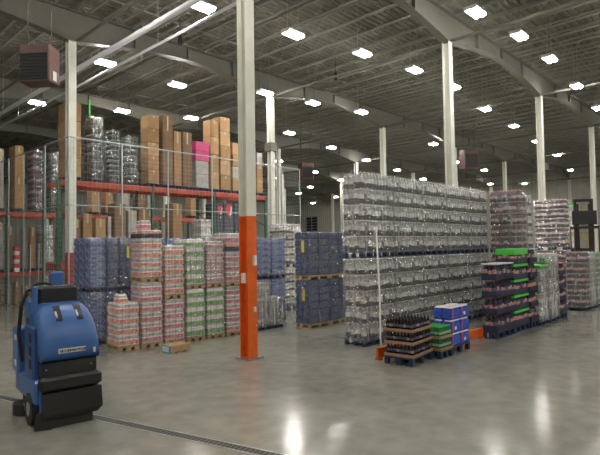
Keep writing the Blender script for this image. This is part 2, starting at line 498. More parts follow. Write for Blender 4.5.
RN = dict(a='row at the right edge', b='row over the grey bottle wall', c='row over the rack', d='row behind the rack',
          e='deep middle of the hall', f='rows near the back wall', g='unseen added rows outside the right edge', h='unseen added rows right of the camera', i='unseen added rows left of the camera', j='far left corner')  # deep rows also hold the lamps added to brighten the far wall
ORD2 = ORD + ['thirteenth', 'fourteenth', 'fifteenth', 'sixteenth', 'seventeenth', 'eighteenth', 'nineteenth', 'twentieth']
for r_, ps in rows.items():
    ps.sort(key=lambda p: p.x*.728 + p.y*.686)
    for n_, p_ in enumerate(ps):
        lab = 'white high-bay lamp, %s nearest in the %s' % (ORD2[n_], RN[r_])
        t = thing('ceiling_lamp', lab, 'lamp', p_, 0, 'high-bay lamps')
        ob('housing', LH, t)
        for s_ in (-.075, .075): ob('lamp_tube', LT, t, (0, s_, 0))
        for s_ in (-.2, .2): ob('hanger', LHG, t, (s_, 0, 0))

# sprinkler pipe and conduit on the left
pp = thing('sprinkler_pipe', 'thick white pipe slanting across the upper left below the roof', 'pipe', (5.77, 0, 0))
MB().tube((0, 2, 6.6), (0, 46, 6.6), .065, M['pipe'], 12).obj('pipe', pp, smooth=True)
for k in range(8): MB().tube((0, 4.5+k*5, 6.65), (0, 4.5+k*5, JZ1), .008, M['steel'], 4).obj('hanger', pp)
pp = thing('conduit_pipe', 'thinner pale conduit running parallel to the white pipe above the rack', 'pipe', (6.8, 0, 0))
MB().tube((0, 2, 6.9), (0, 46, 6.9), .035, M['pipe'], 8).obj('pipe', pp, smooth=True)
for k in range(8): MB().tube((0, 6.2+k*5, 6.9), (0, 6.2+k*5, JZ1), .008, M['steel'], 4).obj('hanger', pp)

# unit heaters hung from the roof
def heater(loc, s, rz, label):
    t = thing('unit_heater', label, 'heater', loc, rz, 'unit heaters under the roof')
    MB().box(-.5*s, .5*s, 0, .62*s, -.6*s, .6*s, M['heater'], .02).obj('casing', t)
    MB().box(-.45*s, .45*s, -.012, 0, -.52*s, .32*s, M['grille']).obj('grille', t)
    n = 9
    for k in range(n):
        z = -.5*s + .8*s*k/(n-1)
        MB().box(-.45*s, .45*s, -.03, -.012, z-.006, z+.006, M['grille']).obj('louvre', t)
    MB().box(.5*s, .5*s+.012, .2*s, .4*s, -.5*s, -.2*s, M['plate']).obj('access_plate', t)
    for a in (-.4, .4):
        MB().tube((a*s, .3*s, .6*s), (a*s, .3*s, DECK-loc[2]), .007, M['heater'], 6).obj('hanger_rod', t)
p_ = at_y(34, 63, 10.2)
heater(tuple(p_), .60, YAW-PI/2-.08, 'brown unit heater box hanging at the upper left')
p_ = at_z(308, 171, 5.9)
heater(tuple(p_), .75, YAW-PI/2+.5, 'small reddish unit heater hanging far off in the middle')
p_ = at_z(472, 159, 6.2)
heater(tuple(p_), .85, YAW-PI/2+.3, 'dark unit heater hanging beyond the wall of grey bottles')
# small black things hanging from the joists
for px, py, lab in ((180, 40, 'small black speaker hanging from the roof at the upper left'), (335.5, 76, 'small black speaker hanging from the roof near the middle')):
    p_ = at_z(px, py, 7.4)
    t = thing('hanging_speaker', lab, 'speaker', p_, 0, 'black hanging speakers')
    MB().lathe([(.02, .14), (.05, .1), (.06, -.08), (.05, -.13)], [M['black']]*3, n=10).obj('body', t)
    MB().tube((0, 0, .12), (0, 0, JZ0-7.4), .008, M['black'], 5).obj('cord', t)

# ------------------------------------------------------------------ fence
FZ = 4.63
fn = thing('wire_fence', 'tall galvanised wire mesh fence with posts around the racks', 'fence', (5.3, 12.9, 0))
def post(x, y, z=FZ): MB().tube((x, y, 0), (x, y, z), .022, M['galv'], 8).obj('post', fn)
fx = [0] + [at_y(a, 180, 12.9).x-5.3 for a in (122, 168, 212)] + [5.95, 7.45, 8.4]
fy = [0] + [at_x(a, b, 5.3).y-12.9 for a, b in ((45, 143), (24, 152), (9, 158))] + [5.4]
for a in fx: post(a, 0)
for a in fy[1:]: post(0, a)
for z in (.12, 2.92, FZ):
    MB().tube((0, 0, z), (fx[-1], 0, z), .016, M['galv'], 8).obj('rail', fn)
    MB().tube((0, 0, z), (0, fy[-1], z), .016, M['galv'], 8).obj('rail', fn)
def mesh_panel(L, z0, z1, axis):
    m = MB(); t = .12; r = .0022
    while t < L-.03:
        a, b = ((t, 0, z0), (t, 0, z1)) if axis == 0 else ((0, t, z0), (0, t, z1))
        m.tube(a, b, r, M['galv'], 3, cap=False); t += .12
    z = z0 + .12
    while z < z1:
        a, b = ((0, 0, z), (L, 0, z)) if axis == 0 else ((0, 0, z), (0, L, z))
        m.tube(a, b, r, M['galv'], 3, cap=False); z += .12
    return m
for a, b in zip(fx, fx[1:]):
    for z0, z1 in ((.12, 2.92), (2.92, FZ)): mesh_panel(b-a, z0, z1, 0).obj('mesh_panel', fn, (a, 0, 0))
for a, b in zip(fy, fy[1:]):
    for z0, z1 in ((.12, 2.92), (2.92, FZ)): mesh_panel(b-a, z0, z1, 1).obj('mesh_panel', fn, (0, a, 0))

# ------------------------------------------------------------------ shared pieces of the loads
def wood_pallet(w, d, h=.11):
    def f():
        m = MB(); t = .016; n = max(4, int(w/.11)); e = .006
        for k in range(n):
            a = w*k/n; m.box(a+e, a+w/n-e, 0, d, h-t, h, M['wood'])
        for k in (0, .5, 1):
            y = (d-.04)*k; m.box(.0, w, y, y+.04, h-2*t, h-t, M['wood'])
            for q in (0, .5, 1):
                a = (w-.09)*q; m.box(a, a+.09, y, y+.04, t, h-2*t, M['wood'])
        for q in (0, .5, 1):
            a = (w-.09)*q; m.box(a, a+.09, 0, d, 0, t, M['wood'])
        return m.mesh('pallet')
    return cached(('wp', round(w, 3), round(d, 3), h), f)
def plastic_pallet(w, d, h=.12):
    def f():
        m = MB(); t = .022; P = M['plastic']
        m.box(0, w, 0, d, h-t, h, P, .004)
        nx = max(2, round(w/.26))
        for i in range(nx+1):
            a = (w-.06)*i/nx
            for q in (0, .5, 1):
                y = (d-.06)*q; m.box(a, a+.06, y, y+.06, t*.6, h-t, P)
        for q in (0, .5, 1):
            y = (d-.06)*q; m.box(0, w, y, y+.06, 0, t*.6, P)
        return m.mesh('pallet')
    return cached(('pp', round(w, 3), round(d, 3), h), f)
def wrap(w, d, h, film, seed=0):
    """a thin slightly uneven film skin around a load"""
    def f():
        rnd = random.Random(seed); g_ = .006
        per = []
        nx, ny = max(3, int(w/.12)), max(3, int(d/.12))
        for i in range(nx): per.append((-g_+(w+2*g_)*i/nx, -g_, 0, -1))
        for i in range(ny): per.append((w+g_, -g_+(d+2*g_)*i/ny, 1, 0))
        for i in range(nx): per.append((w+g_-(w+2*g_)*i/nx, d+g_, 0, 1))
        for i in range(ny): per.append((-g_, d+g_-(d+2*g_)*i/ny, -1, 0))
        rings = []; nz = max(4, int(h/.12))
        for k in range(nz+1):
            rings.append([(x+nx_*rnd.uniform(0, .008), y+ny_*rnd.uniform(0, .008), h*k/nz) for x, y, nx_, ny_ in per])
        cx, cy = w/2, d/2
        rings.append([(cx+(x-cx)*.93, cy+(y-cy)*.93, h+.006) for x, y, a, b in per])
        return MB().loft(rings, film, capb=False, capt=False).mesh('stretch_wrap', True)
    return cached(('wr', round(w, 3), round(d, 3), round(h, 3), film.name, seed), f)

BOT = {}
def bottle_prof(style, r, h):
    S = dict(
        silver=([(r*.8, 0), (r, .06*h), (r, .28*h), (r*1.01, .30*h), (r*1.01, .60*h), (r*.95, .66*h), (r*.42, .86*h), (r*.34, .91*h), (r*.36, .91*h), (r*.36, h)],
                ['greybot', 'greybot', 'greybot', 'silverlabel', 'clearneck', 'clearneck', 'clearneck', 'whitecap', 'whitecap']),
        pale=([(r*.8, 0), (r, .06*h), (r, .28*h), (r*1.01, .30*h), (r*1.01, .62*h), (r*.95, .68*h), (r*.42, .86*h), (r*.34, .91*h), (r*.36, .91*h), (r*.36, h)],
                ['clearneck', 'clearneck', 'clearneck', 'silverlabel', 'clearneck', 'clearneck', 'clearneck', 'whitecap', 'whitecap']),
        navy=([(r*.8, 0), (r, .06*h), (r, .30*h), (r*1.01, .32*h), (r*1.01, .58*h), (r*.95, .64*h), (r*.42, .86*h), (r*.34, .91*h), (r*.36, .91*h), (r*.36, h)],
                ['navybot', 'navybot', 'navybot', 'pinklabel', 'navybot', 'navybot', 'navybot', 'redcap', 'redcap']),
        cola=([(r*.8, 0), (r, .06*h), (r*.92, .30*h), (r, .34*h), (r*1.01, .56*h), (r*.95, .64*h), (r*.45, .84*h), (r*.38, .9*h), (r*.42, .9*h), (r*.42, h)],
                ['cola', 'cola', 'cola', 'colalabel', 'cola', 'cola', 'cola', 'blackcap', 'blackcap']),
        green=([(r*.8, 0), (r, .06*h), (r*.92, .30*h), (r, .34*h), (r*1.01, .56*h), (r*.95, .64*h), (r*.45, .84*h), (r*.38, .9*h), (r*.42, .9*h), (r*.42, h)],
                ['greenbot', 'greenbot', 'greenbot', 'greenlabel', 'greenbot', 'greenbot', 'greenbot', 'brightgreen', 'brightgreen']),
        glass=([(r*.8, 0), (r, .05*h), (r, .5*h), (r*.8, .62*h), (r*.4, .8*h), (r*.36, h)], ['greenclear']*5),
    )[style]
    return S[0], [M[a] for a in S[1]]
def bottle_layer(style, w, d, h, nx, ny, n=8):
    def f():
        m = MB(); px, py = w/nx, d/ny; r = min(px, py)*.485
        for i in range(nx):
            for j in range(ny):
                pr, ms = bottle_prof(style, r*random.uniform(.9, 1.0), h*random.uniform(.97, 1.0))
                if style in ('silver', 'navy', 'pale'):
                    dz = random.uniform(-.07, .07)*h
                    pr = [(a_, b_+(dz if 1 < q_ < 6 else 0)) for q_, (a_, b_) in enumerate(pr)]
                    u_ = random.random()
                    if u_ < .16: ms = [M['darklabel'] if m_ in (M['silverlabel'], M['clearneck'], M['pinklabel']) and q_ < 5 else m_ for q_, m_ in enumerate(ms)]
                    elif u_ < .5: ms = [M['brightlabel'] if m_ is M['silverlabel'] else m_ for m_ in ms]
                m.lathe(pr, ms, (px*(i+.5), py*(j+.5), 0), n)
        return m.mesh('bottle_layer', True)
    return cached(('bl', style, round(w, 3), round(d, 3), round(h, 3), nx, ny, random.randint(0, 2)), f)

def case_mesh(w, d, h, style, nb=.068):
    """a film-wrapped multipack: scalloped sides where the bottles push out, shoulders narrowing to the caps"""
    def f():
        nx, ny = max(2, round(w/nb)), max(2, round(d/nb)); per = []
        def seg(a, b, n, nrm):
            for i in range(n):
                for u_, o in ((0, 1), (.25, .25), (.5, 0), (.75, .25)):
                    t = (i+u_)/n
                    per.append((a[0]+(b[0]-a[0])*t-nrm[0]*o*.006, a[1]+(b[1]-a[1])*t-nrm[1]*o*.006))
        e = .004
        seg((e, e), (w-e, e), nx, (0, -1)); seg((w-e, e), (w-e, d-e), ny, (1, 0)); seg((w-e, d-e), (e, d-e), nx, (0, 1)); seg((e, d-e), (e, e), ny, (-1, 0))
        cx, cy = w/2, d/2
        def ring(z, s): return [(cx+(x-cx)*(1-s/cx), cy+(y-cy)*(1-s/cy), z*h) for x, y in per]
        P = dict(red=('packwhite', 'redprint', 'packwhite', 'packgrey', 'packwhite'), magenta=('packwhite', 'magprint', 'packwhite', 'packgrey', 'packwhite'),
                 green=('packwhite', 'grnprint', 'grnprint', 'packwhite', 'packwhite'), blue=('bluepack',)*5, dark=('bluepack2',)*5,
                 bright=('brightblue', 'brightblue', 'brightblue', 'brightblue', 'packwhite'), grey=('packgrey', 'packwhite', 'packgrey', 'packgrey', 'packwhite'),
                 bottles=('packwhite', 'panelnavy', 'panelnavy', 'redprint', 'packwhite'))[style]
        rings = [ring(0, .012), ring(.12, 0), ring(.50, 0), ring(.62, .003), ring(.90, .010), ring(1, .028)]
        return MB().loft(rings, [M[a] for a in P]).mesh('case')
    return cached(('cs', round(w, 3), round(d, 3), round(h, 3), style), f)

# a wrapped load: Empty at its front-left base corner, x along the row, y into the depth
def case_load(name, label, loc, rz, w, d, h, layers, style, nx=1, ny=2, pallet='wood', film='film_light', group=None, ph=.11, cat='pallet load', extra=None):
    t = thing(name, label, cat, loc, rz, group)
    ob('pallet', (wood_pallet if pallet == 'wood' else plastic_pallet)(w, d, ph), t)
    lh = (h-ph)/layers
    for k in range(layers):
        st = style[k % len(style)] if isinstance(style, (list, tuple)) else style
        for i in range(nx):
            for j in range(ny):
                ob('case', case_mesh(w/nx-.004, d/ny-.004, lh-.003, st), t, (i*w/nx+.002+random.uniform(-.004, .004), j*d/ny+.002+random.uniform(-.005, .003), ph+k*lh))
    if film: ob('stretch_wrap', wrap(w, d, h-ph*.6, M[film], random.randint(0, 3)), t, (0, 0, ph*.6))
    if extra: extra(t)
    return t
def bottle_load(name, label, loc, rz, w, d, h, layers, style, nx, ny, film='film', group=None, ph=.12, pallet='plastic', extra=None, sheet=True):
    t = thing(name, label, 'pallet load', loc, rz, group)
    ob('pallet', (wood_pallet if pallet == 'wood' else plastic_pallet)(w, d, ph), t)
    lh = (h-ph)/layers
    for k in range(layers):
        ob('bottle_layer', bottle_layer(style, w, d, lh-.006, nx, ny), t, (0, 0, ph+k*lh), kind='stuff')
        if sheet and k < layers-1:
            ob('layer_sheet', cached(('ls', round(w, 3), round(d, 3)), lambda: MB().box(.004, w-.004, .004, d-.004, 0, .005, M['papergrey']).mesh('layer_sheet')), t, (0, 0, ph+(k+1)*lh-.0055))
    if film: ob('stretch_wrap', wrap(w, d, h-ph*.6, M[film], random.randint(0, 3)), t, (0, 0, ph*.6))
    if extra: extra(t)
    return t

# ------------------------------------------------------------------ grey bottle wall (two high, five pallets long)
GX0, GX1, GY, GD = 7.36, 12.70, 5.42, .46
gw = (GX1-GX0)/5
GN = ['nearest pallet', 'second pallet', 'middle pallet', 'fourth pallet', 'far end pallet']
for i in range(5):
    for lv in (0, 1):
        bottle_load('bottle_pallet', 'film-wrapped load of grey bottles, %s of the %s tier in the long wall' % (GN[i], ('lower', 'upper')[lv]),
                    (GX0+gw*i+.015, GY, lv*1.57), 0, gw-.034, GD, 1.56, 5, 'silver', 10, 4, 'film', 'grey bottle loads of the long wall', sheet=False)
# a loose tail of wrap hanging down the front
pa = [at_y(376, 226, GY-.05), at_y(378, 262, GY-.07), at_y(380, 300, GY-.08), at_y(380.5, 335, GY-.10)]
pa.append(Vector((pa[-1].x+.01, GY-.10, .0)))
m = MB(); rr = [[(p_.x-.028, p_.y, p_.z), (p_.x, p_.y-.014, p_.z), (p_.x+.028, p_.y, p_.z), (p_.x, p_.y+.006, p_.z)] for p_ in reversed(pa)]
m.loft(rr, M['packwhite'])
tag(m.obj('wrap_tail'), 'white loose tail of stretch film hanging down the wall of grey bottles', 'film')

# loads closing the far end of the wall
def two_high(x, y, w, d, lab, style='silver', nx=6, ny=7, h=1.55, rz=0, film='film'):
    for lv in (0, 1):
        bottle_load('bottle_pallet', '%s, %s tier' % (lab, ('lower', 'upper')[lv]), (x, y, lv*(h+.01)), rz, w, d, h, 5, style, nx, ny, film, 'grey bottle loads in the distance')
two_high(12.74, 4.64, .50, .76, 'wrapped navy bottle load standing across the end of the grey wall', 'navy', 5, 7)
two_high(16.69, 4.79, .60, .86, 'wrapped pinkish grey bottle load, free-standing near the forklift', 'navy', 5, 7)
two_high(14.2, 5.05, .60, .80, 'wrapped grey bottle load between the grey wall and the forklift', 'silver', 5, 7)

# ------------------------------------------------------------------ display pallets in front: cola, green bottles, blue packs
DR = math.radians(5)
def loc_in(o, rz, x, y, z): return (o.x + x*math.cos(rz)-y*math.sin(rz), o.y + x*math.sin(rz)+y*math.cos(rz), z)
def disp_pallet(o, rz, w, d, lab):
    t = thing('plastic_pallet', lab, 'pallet', (o.x, o.y, 0), rz, 'navy display pallets')
    P = M['plastic']
    MB().box(0, w, 0, d, .10, .125, P, .004).obj('deck', t)
    lm = cached('dleg', lambda: MB().box(-.035, .035, -.035, .035, 0, .10, P, .006).mesh('leg'))
    for i in (0, .5, 1):
        for j in (0, .5, 1): ob('leg', lm, t, (.035+(w-.07)*i, .035+(d-.07)*j, 0))
    return t
def tray_mesh(w, d, h=.045):
    t = .006; m = MB(); T = M['tray']
    m.box(0, w, 0, d, 0, .006, T)
    m.box(0, w, 0, t, 0, h, T).box(0, w, d-t, d, 0, h, T).box(0, t, t, d-t, 0, h, T).box(w-t, w, t, d-t, 0, h, T)
    return m.mesh('tray')
def display(o, rz, w, d, tiers, style, nx, ny, th, nm, bn, splits=1):
    disp_pallet(o, rz, w, d, 'navy plastic pallet on the floor under the %s' % nm)
    TN = {3: ['bottom', 'middle', 'top'], 2: ['lower', 'upper']}[tiers]
    bh = th-.006
    r = min((w-.024)/nx, (d-.024)/ny)*.485
    def bm(alt):
        pr, ms = bottle_prof(style, r, bh)
        if alt: ms = [M['redlabel'] if m_ is M['colalabel'] else m_ for m_ in ms]
        return MB().lathe(pr, ms, (0, 0, 0), 10).mesh('bottle', True)
    bmesh_, bred = bm(False), bm(True)
    for k in range(tiers):
        z = .125 + k*th
        tag(ob('bottle_tray', cached(('tr', round(w, 3), round(d, 3)), lambda: tray_mesh(w, d)), None, loc_in(o, rz, 0, 0, z), rz),
            'brown cardboard tray, %s of the %s' % (TN[k], nm), 'tray', 'cardboard bottle trays')
        for i in range(nx):
            for j in range(ny):
                if k < tiers-1 and i > 0 and j > 0: continue
                b_ = ob('bottle', bmesh_ if (i*5+j*3+k) % 4 else bred, None, loc_in(o, rz, .012+(w-.024)*(i+.5)/nx, .012+(d-.024)*(j+.5)/ny, z+.006), rz)
                tag(b_, '%s in the %s tray, %s along the row, %s from the front' % (bn, TN[k], ORD[i], ORD[j]), 'bottle', '%ss in the %s tray' % (bn, TN[k]))
# the nearest corner is the front-left one; x runs along the row, y to the left and away
o1, w1, d1 = boxfit(413.3, 367.5, 383, 431.5, DR)
display(o1, DR, w1, d1, 3, 'cola', 7, 8, .186, 'stack of dark cola bottles', 'dark cola bottle')
o2 = Vector((o1.x+w1*math.cos(DR)+.025, at_z(434.5, 362.2).y, 0))
display(o2, 0.0, reach(o2, 0, 452), .36, 2, 'green', 7, 6, .186, 'stack of green bottles', 'green bottle')
o3 = Vector((o2.x+reach(o2, 0, 452)+.03, 3.96, 0))
w3, d3 = reach(o3, 0, 469), .33
disp_pallet(o3, 0.0, w3, d3, 'navy plastic pallet on the floor under the bright blue packs')
for k in range(3):
    for i in range(2):
        for j in range(2):
            zz = .125+k*.215
            t = thing('bottle_pack', 'bright blue film pack of bottles, %s layer, %s %s corner of its pallet' % (('bottom', 'middle', 'top')[k], ('front', 'back')[j], ('left', 'right')[i]), 'pack',
                      loc_in(o3, 0, w3/2*i, d3/2*j, zz), 0, 'bright blue packs')
            ob('pack_body', case_mesh(w3/2-.005, d3/2-.005, .21, 'bright'), t)
            MB().box(.03, .055, -.003, .004, .03, .19, M['redmark']).obj('red_stripe', t)
            if (i+k) % 2: MB().box(.11, .17, -.003, .004, .05, .10, M['packwhite']).obj('white_print', t)
# orange guard rail on the floor
ry_ = o1.y+d1*math.cos(DR)+w1*math.sin(DR)+.13
ra, rb = Vector((at_y(378.5, 366, ry_).x, ry_, 0)), Vector((9.5, 4.2, 0))
rv = rb-ra; rl = rv.length; rz_ = math.atan2(rv.y, rv.x)
gr = thing('guard_rail', 'low orange steel guard rail on the floor behind the display pallets', 'guard rail', (ra.x, ra.y, 0), rz_)
MB().box(0, rl, 0, .05, .03, .19, M['orange_rail'], .006).obj('rail', gr)
for a in (0, rl*.5, rl-.08): MB().box(a, a+.08, -.02, .07, 0, .03, M['orange_rail']).obj('foot', gr)

# ------------------------------------------------------------------ right-hand row: crates of bottles
def crate_stack(o, rz, w, d, n, h, nm, lid=None, cols_=2, style='navy', every_lid=False):
    """layers of shallow navy shells with bottles standing in them; each layer block is a thing"""
    pz = .13
    t = thing('plastic_pallet', 'navy plastic pallet under the %s' % nm, 'pallet', (o[0], o[1], 0), rz, 'navy pallets of the right-hand row')
    ob('deck', plastic_pallet(w, d, pz), t)
    lh = (h-pz)/n; cw = w/cols_
    for k in range(n):
        for i in range(cols_):
            z = pz+k*lh
            oo = Vector((o[0], o[1], 0))
            pos = ['bottom', 'second', 'third', 'fourth', 'fifth'][k] if k < n-1 else 'top'
            lab = 'navy bottle crate, %s layer of the %s' % (pos, nm)
            if cols_ == 2: lab = 'navy bottle crate, %s half of the %s layer, %s' % (('left', 'right')[i], pos, nm)
            c_ = thing('bottle_crate', lab, 'crate', loc_in(oo, rz, cw*i+.003, 0, z), rz, 'crates of the right-hand row')
            def shell():
                m = MB(); N = M['navyshell']; H_ = lh*.36; t_ = .01; W_ = cw-.008
                m.box(0, W_, 0, d, 0, .012, N)
                m.box(0, W_, 0, t_, 0, H_, N).box(0, W_, d-t_, d, 0, H_, N).box(0, t_, t_, d-t_, 0, H_, N).box(W_-t_, W_, t_, d-t_, 0, H_, N)
                for q in range(5):
                    a = W_*(q+.5)/5; m.box(a-.012, a+.012, -.006, 0, .02, H_*.9, N)
                return m.mesh('shell')
            ob('shell', cached(('sh', round(cw, 3), round(d, 3), round(lh, 3)), shell), c_)
            ob('bottles', bottle_layer(style, cw-.03, d-.03, lh-.02, max(3, round(cw/.1)), max(3, round(d/.1))), c_, (.011, .015, .013), kind='stuff')
            if lid and (every_lid or k == n-1):
                hh = .05 if k < n-1 else (.12 if lid == 'brightgreen' else .03)
                MB().box(-.002, cw-.006, -.006, d+.006, lh-hh-.004, lh-.004, M[lid], .006).obj('lid', c_)
NW = 'wrapped loads of the right-hand row'
o, w_, d_ = boxfit(498, 339.8, 482, 514.5)
crate_stack(o, 0, w_, d_, 4, 1.42, 'near right stack', 'packwhite')
NY = o.y
o = Vector((o.x+w_+.015, NY+.01, 0)); w_ = reach(o, 0, 529); d_ = reach(o, PI/2, 497)
crate_stack(o, 0, w_, d_, 5, 1.68, 'green-lidded stack', 'brightgreen', cols_=1, every_lid=True)
o = Vector((o.x+w_+.015, NY-.02, 0)); w_ = reach(o, 0, 538.5)
crate_stack(o, 0, w_, .45, 5, 1.68, 'stack right of the green lids', 'packgrey', cols_=1)
o = Vector((o.x+w_+.015, NY-.06, 0)); w_ = reach(o, 0, 549)
GW, GT = w_, at_y(543, 267, NY).z
bottle_load('bottle_pallet', 'pale wrapped bottle load with a single bright green lid in the right-hand row', o, 0, w_, .40, GT, 4, 'pale', 5, 4, 'film_heavy', NW,
            extra=lambda t: MB().box(-.008, GW+.004, -.008, .408, GT+.004, GT+.055, M['brightgreen'], .008).obj('green_lid', t))
o = Vector((o.x+w_+.035, NY-.08, 0)); w_ = reach(o, 0, 559.5)
bottle_load('bottle_pallet', 'tall pale wrapped bottle load behind the green-lidded one', o, 0, w_, .45, 1.56, 5, 'pale', 6, 4, 'film_heavy', NW)
o = Vector((o.x+w_+.015, NY-.09, 0)); w_ = reach(o, 0, 567)
crate_stack(o, 0, w_, .45, 4, 1.32, 'stack past the tall pale load', 'redcap', cols_=1)
o, w_, d_ = boxfit(586, 311.5, 567, 591)
bottle_load('bottle_pallet', 'dark wrapped bottle load with red labels near the right edge', o, 0, w_, d_, 1.54, 5, 'navy', 4, 8, 'film', NW)
o = Vector((o.x+w_+.04, o.y, 0)); w_ = reach(o, 0, 597)
bottle_load('bottle_pallet', 'pale wrapped bottle load beside the dark one near the right edge', o, 0, w_, .6, 1.53, 5, 'pale', 5, 5, 'film_heavy', NW)
o = Vector((o.x+w_+.04, o.y, 0))
bottle_load('bottle_pallet', 'greenish wrapped bottle load cut by the right edge', o, 0, .9, .6, 1.50, 5, 'green', 7, 5, 'film_heavy', NW)

# ------------------------------------------------------------------ forklift
ft = thing('forklift', 'black-masted forklift with orange body parked behind the far bottle loads', 'forklift', (20.0, at_x(585, 250, 20.0).y, 0), math.radians(-62))
ft.scale = (.78, .78, .98)
def fpart(name, *boxes, mat_='black', parent=None):
    m = MB()
    for b_ in boxes: m.box(*b_, M[mat_], .01)
    return m.obj(name, parent or ft)
# local: y away from the load (body behind), x across
for s_ in (-1, 1):
    fpart('mast_rail', (s_*.34-.06, s_*.34+.06, 0, .14, .05, 3.38))
    fpart('mast_rail', (s_*.23-.04, s_*.23+.04, .02, .12, .05, 3.2))
    fpart('fork', (s_*.22-.06, s_*.22+.06, -1.15, -.05, .06, .11), (s_*.22-.06, s_*.22+.06, -.10, -.05, .06, .6))
for z in (.3, 1.5, 2.3, 3.28): fpart('mast_crossbar', (-.4, .4, .03, .11, z, z+.1))
fpart('carriage', (-.50, .50, -.12, -.02, 2.45, 2.95))
fpart('load_backrest', (-.6, -.55, -.1, -.06, 1.4, 2.4), (.55, .6, -.1, -.06, 1.4, 2.4), (-.6, .6, -.1, -.06, 2.3, 2.4))
MB().tube((0, .1, .2), (0, .1, 2.6), .05, M['steel'], 10).obj('lift_cylinder', ft)
fpart('body', (-.5, .5, .35, 1.95, .25, 1.0), (-.5, .5, 1.3, 2.0, 1.0, 1.25), mat_='liftorange')
fpart('counterweight', (-.5, .5, 1.95, 2.3, .25, 1.2), mat_='liftorange')
for s_ in (-1, 1):
    fpart('guard_post', (s_*.5-.03, s_*.5+.03, .45, .51, 1.0, 2.15), mat_='liftyellow'); fpart('guard_post', (s_*.5-.03, s_*.5+.03, 1.8, 1.86, 1.0, 2.15), mat_='liftyellow')
    for yy in (.55, 1.75):
        MB().tube((s_*.4, yy, .27), (s_*.58, yy, .27), .27, M['rubber'], 18).obj('wheel', ft)
fpart('overhead_guard', (-.53, .53, .43, .49, 2.15, 2.2), (-.53, .53, 1.82, 1.88, 2.15, 2.2), *[(-.5+.2*q, -.46+.2*q, .45, 1.86, 2.15, 2.19) for q in range(6)], mat_='liftyellow')
fpart('seat', (-.25, .25, 1.1, 1.55, 1.0, 1.15), (-.25, .25, 1.5, 1.62, 1.15, 1.6))
p_ = at_y(573, 203, 6.6)
case_load('case_pallet', 'wrapped load with a bright green top beside the forklift mast', (p_.x, 6.6, 0), 0, .7, .6, p_.z-.08, 6, 'grey', 2, 2, 'plastic', 'film', extra=lambda t: MB().box(-.01, .71, -.01, .61, p_.z-.08, p_.z, M['brightgreen'], .01).obj('green_lid', t))
# yellow ladder frame at the right edge
lp = at_y(597, 250, 6.4)
ld = thing('rolling_ladder', 'tall yellow rolling ladder at the right edge beyond the forklift', 'ladder', (lp.x+.2, 6.4, 0), .4)
for s_ in (0, .6):
    MB().tube((s_, 0, .1), (s_, .35, 3.4), .035, M['liftyellow'], 6).obj('stile', ld); MB().tube((s_, 1.4, .1), (s_, .7, 3.4), .035, M['liftyellow'], 6).obj('back_leg', ld)
    for yy in (0, 1.4): MB().tube((s_-.03, yy, .1), (s_+.03, yy, .1), .1, M['rubber'], 12).obj('caster', ld)
for q in range(10):
    z = .4+q*.3; MB().box(0, .6, .03+z*.1, .20+z*.1, z, z+.03, M['liftyellow']).obj('step', ld)

# ------------------------------------------------------------------ red / green / magenta pack row on the left
RA = at_z(117.5, 352); RB = at_z(243, 334); rv = RB-RA; RR = math.atan2(rv.y, rv.x)
ru = rv.normalized(); rd = Vector((-ru.y, ru.x, 0)); RD = reach(RA, RR+PI/2, 106.5)
def rowpt(px, off=0.0):
    """point of the row's front line seen at this pixel column"""
    d = ray(px, 345); n = Vector((-rv.y, rv.x, 0)).normalized()
    t = RA.dot(n)/d.dot(n)
    return Vector((d.x*t, d.y*t, 0)) + rd*off
def row_load(p0, p1, z, h, layers, style, label, film='film_light', pallet='wood', off=0.0, dep=RD, nx=1, extra=None):
    a, b = rowpt(p0, off), rowpt(p1, off); w_ = (b-a).length-.03
    return case_load('case_pallet', label, (a.x, a.y, z), RR, w_, dep, h, layers, style, nx, 2, pallet, film, 'film-wrapped pack loads in the left row', .085, extra=extra)
def loose_case(p0, p1, z, h, style, label, off=.03, dep=.27):
    a, b = rowpt(p0, off), rowpt(p1, off); w_ = (b-a).length
    t = thing('bottle_pack', label, 'pack', (a.x, a.y, z), RR, 'single packs on top of loads')
    ob('pack_body', case_mesh(w_, dep, h, style), t)
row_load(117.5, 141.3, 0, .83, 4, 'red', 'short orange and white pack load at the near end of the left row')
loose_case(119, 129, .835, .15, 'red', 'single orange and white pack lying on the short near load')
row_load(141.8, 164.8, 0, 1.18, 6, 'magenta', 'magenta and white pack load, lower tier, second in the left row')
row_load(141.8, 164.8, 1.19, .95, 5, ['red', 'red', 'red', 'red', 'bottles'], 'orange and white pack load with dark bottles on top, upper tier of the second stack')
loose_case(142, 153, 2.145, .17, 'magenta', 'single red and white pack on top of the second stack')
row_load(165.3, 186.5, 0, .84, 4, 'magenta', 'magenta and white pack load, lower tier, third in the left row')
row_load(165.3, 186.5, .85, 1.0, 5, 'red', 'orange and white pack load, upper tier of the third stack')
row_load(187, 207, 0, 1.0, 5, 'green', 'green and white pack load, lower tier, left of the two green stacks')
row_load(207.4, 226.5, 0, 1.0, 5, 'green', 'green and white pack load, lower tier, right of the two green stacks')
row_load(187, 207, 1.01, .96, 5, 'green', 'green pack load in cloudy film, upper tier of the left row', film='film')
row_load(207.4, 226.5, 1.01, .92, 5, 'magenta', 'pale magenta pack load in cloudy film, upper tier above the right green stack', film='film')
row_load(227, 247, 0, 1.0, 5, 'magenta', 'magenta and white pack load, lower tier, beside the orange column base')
row_load(227, 247, 1.01, 1.08, 5, ['magenta', 'magenta', 'magenta', 'bottles', 'magenta'], 'magenta and white pack load, upper tier, beside the orange column')

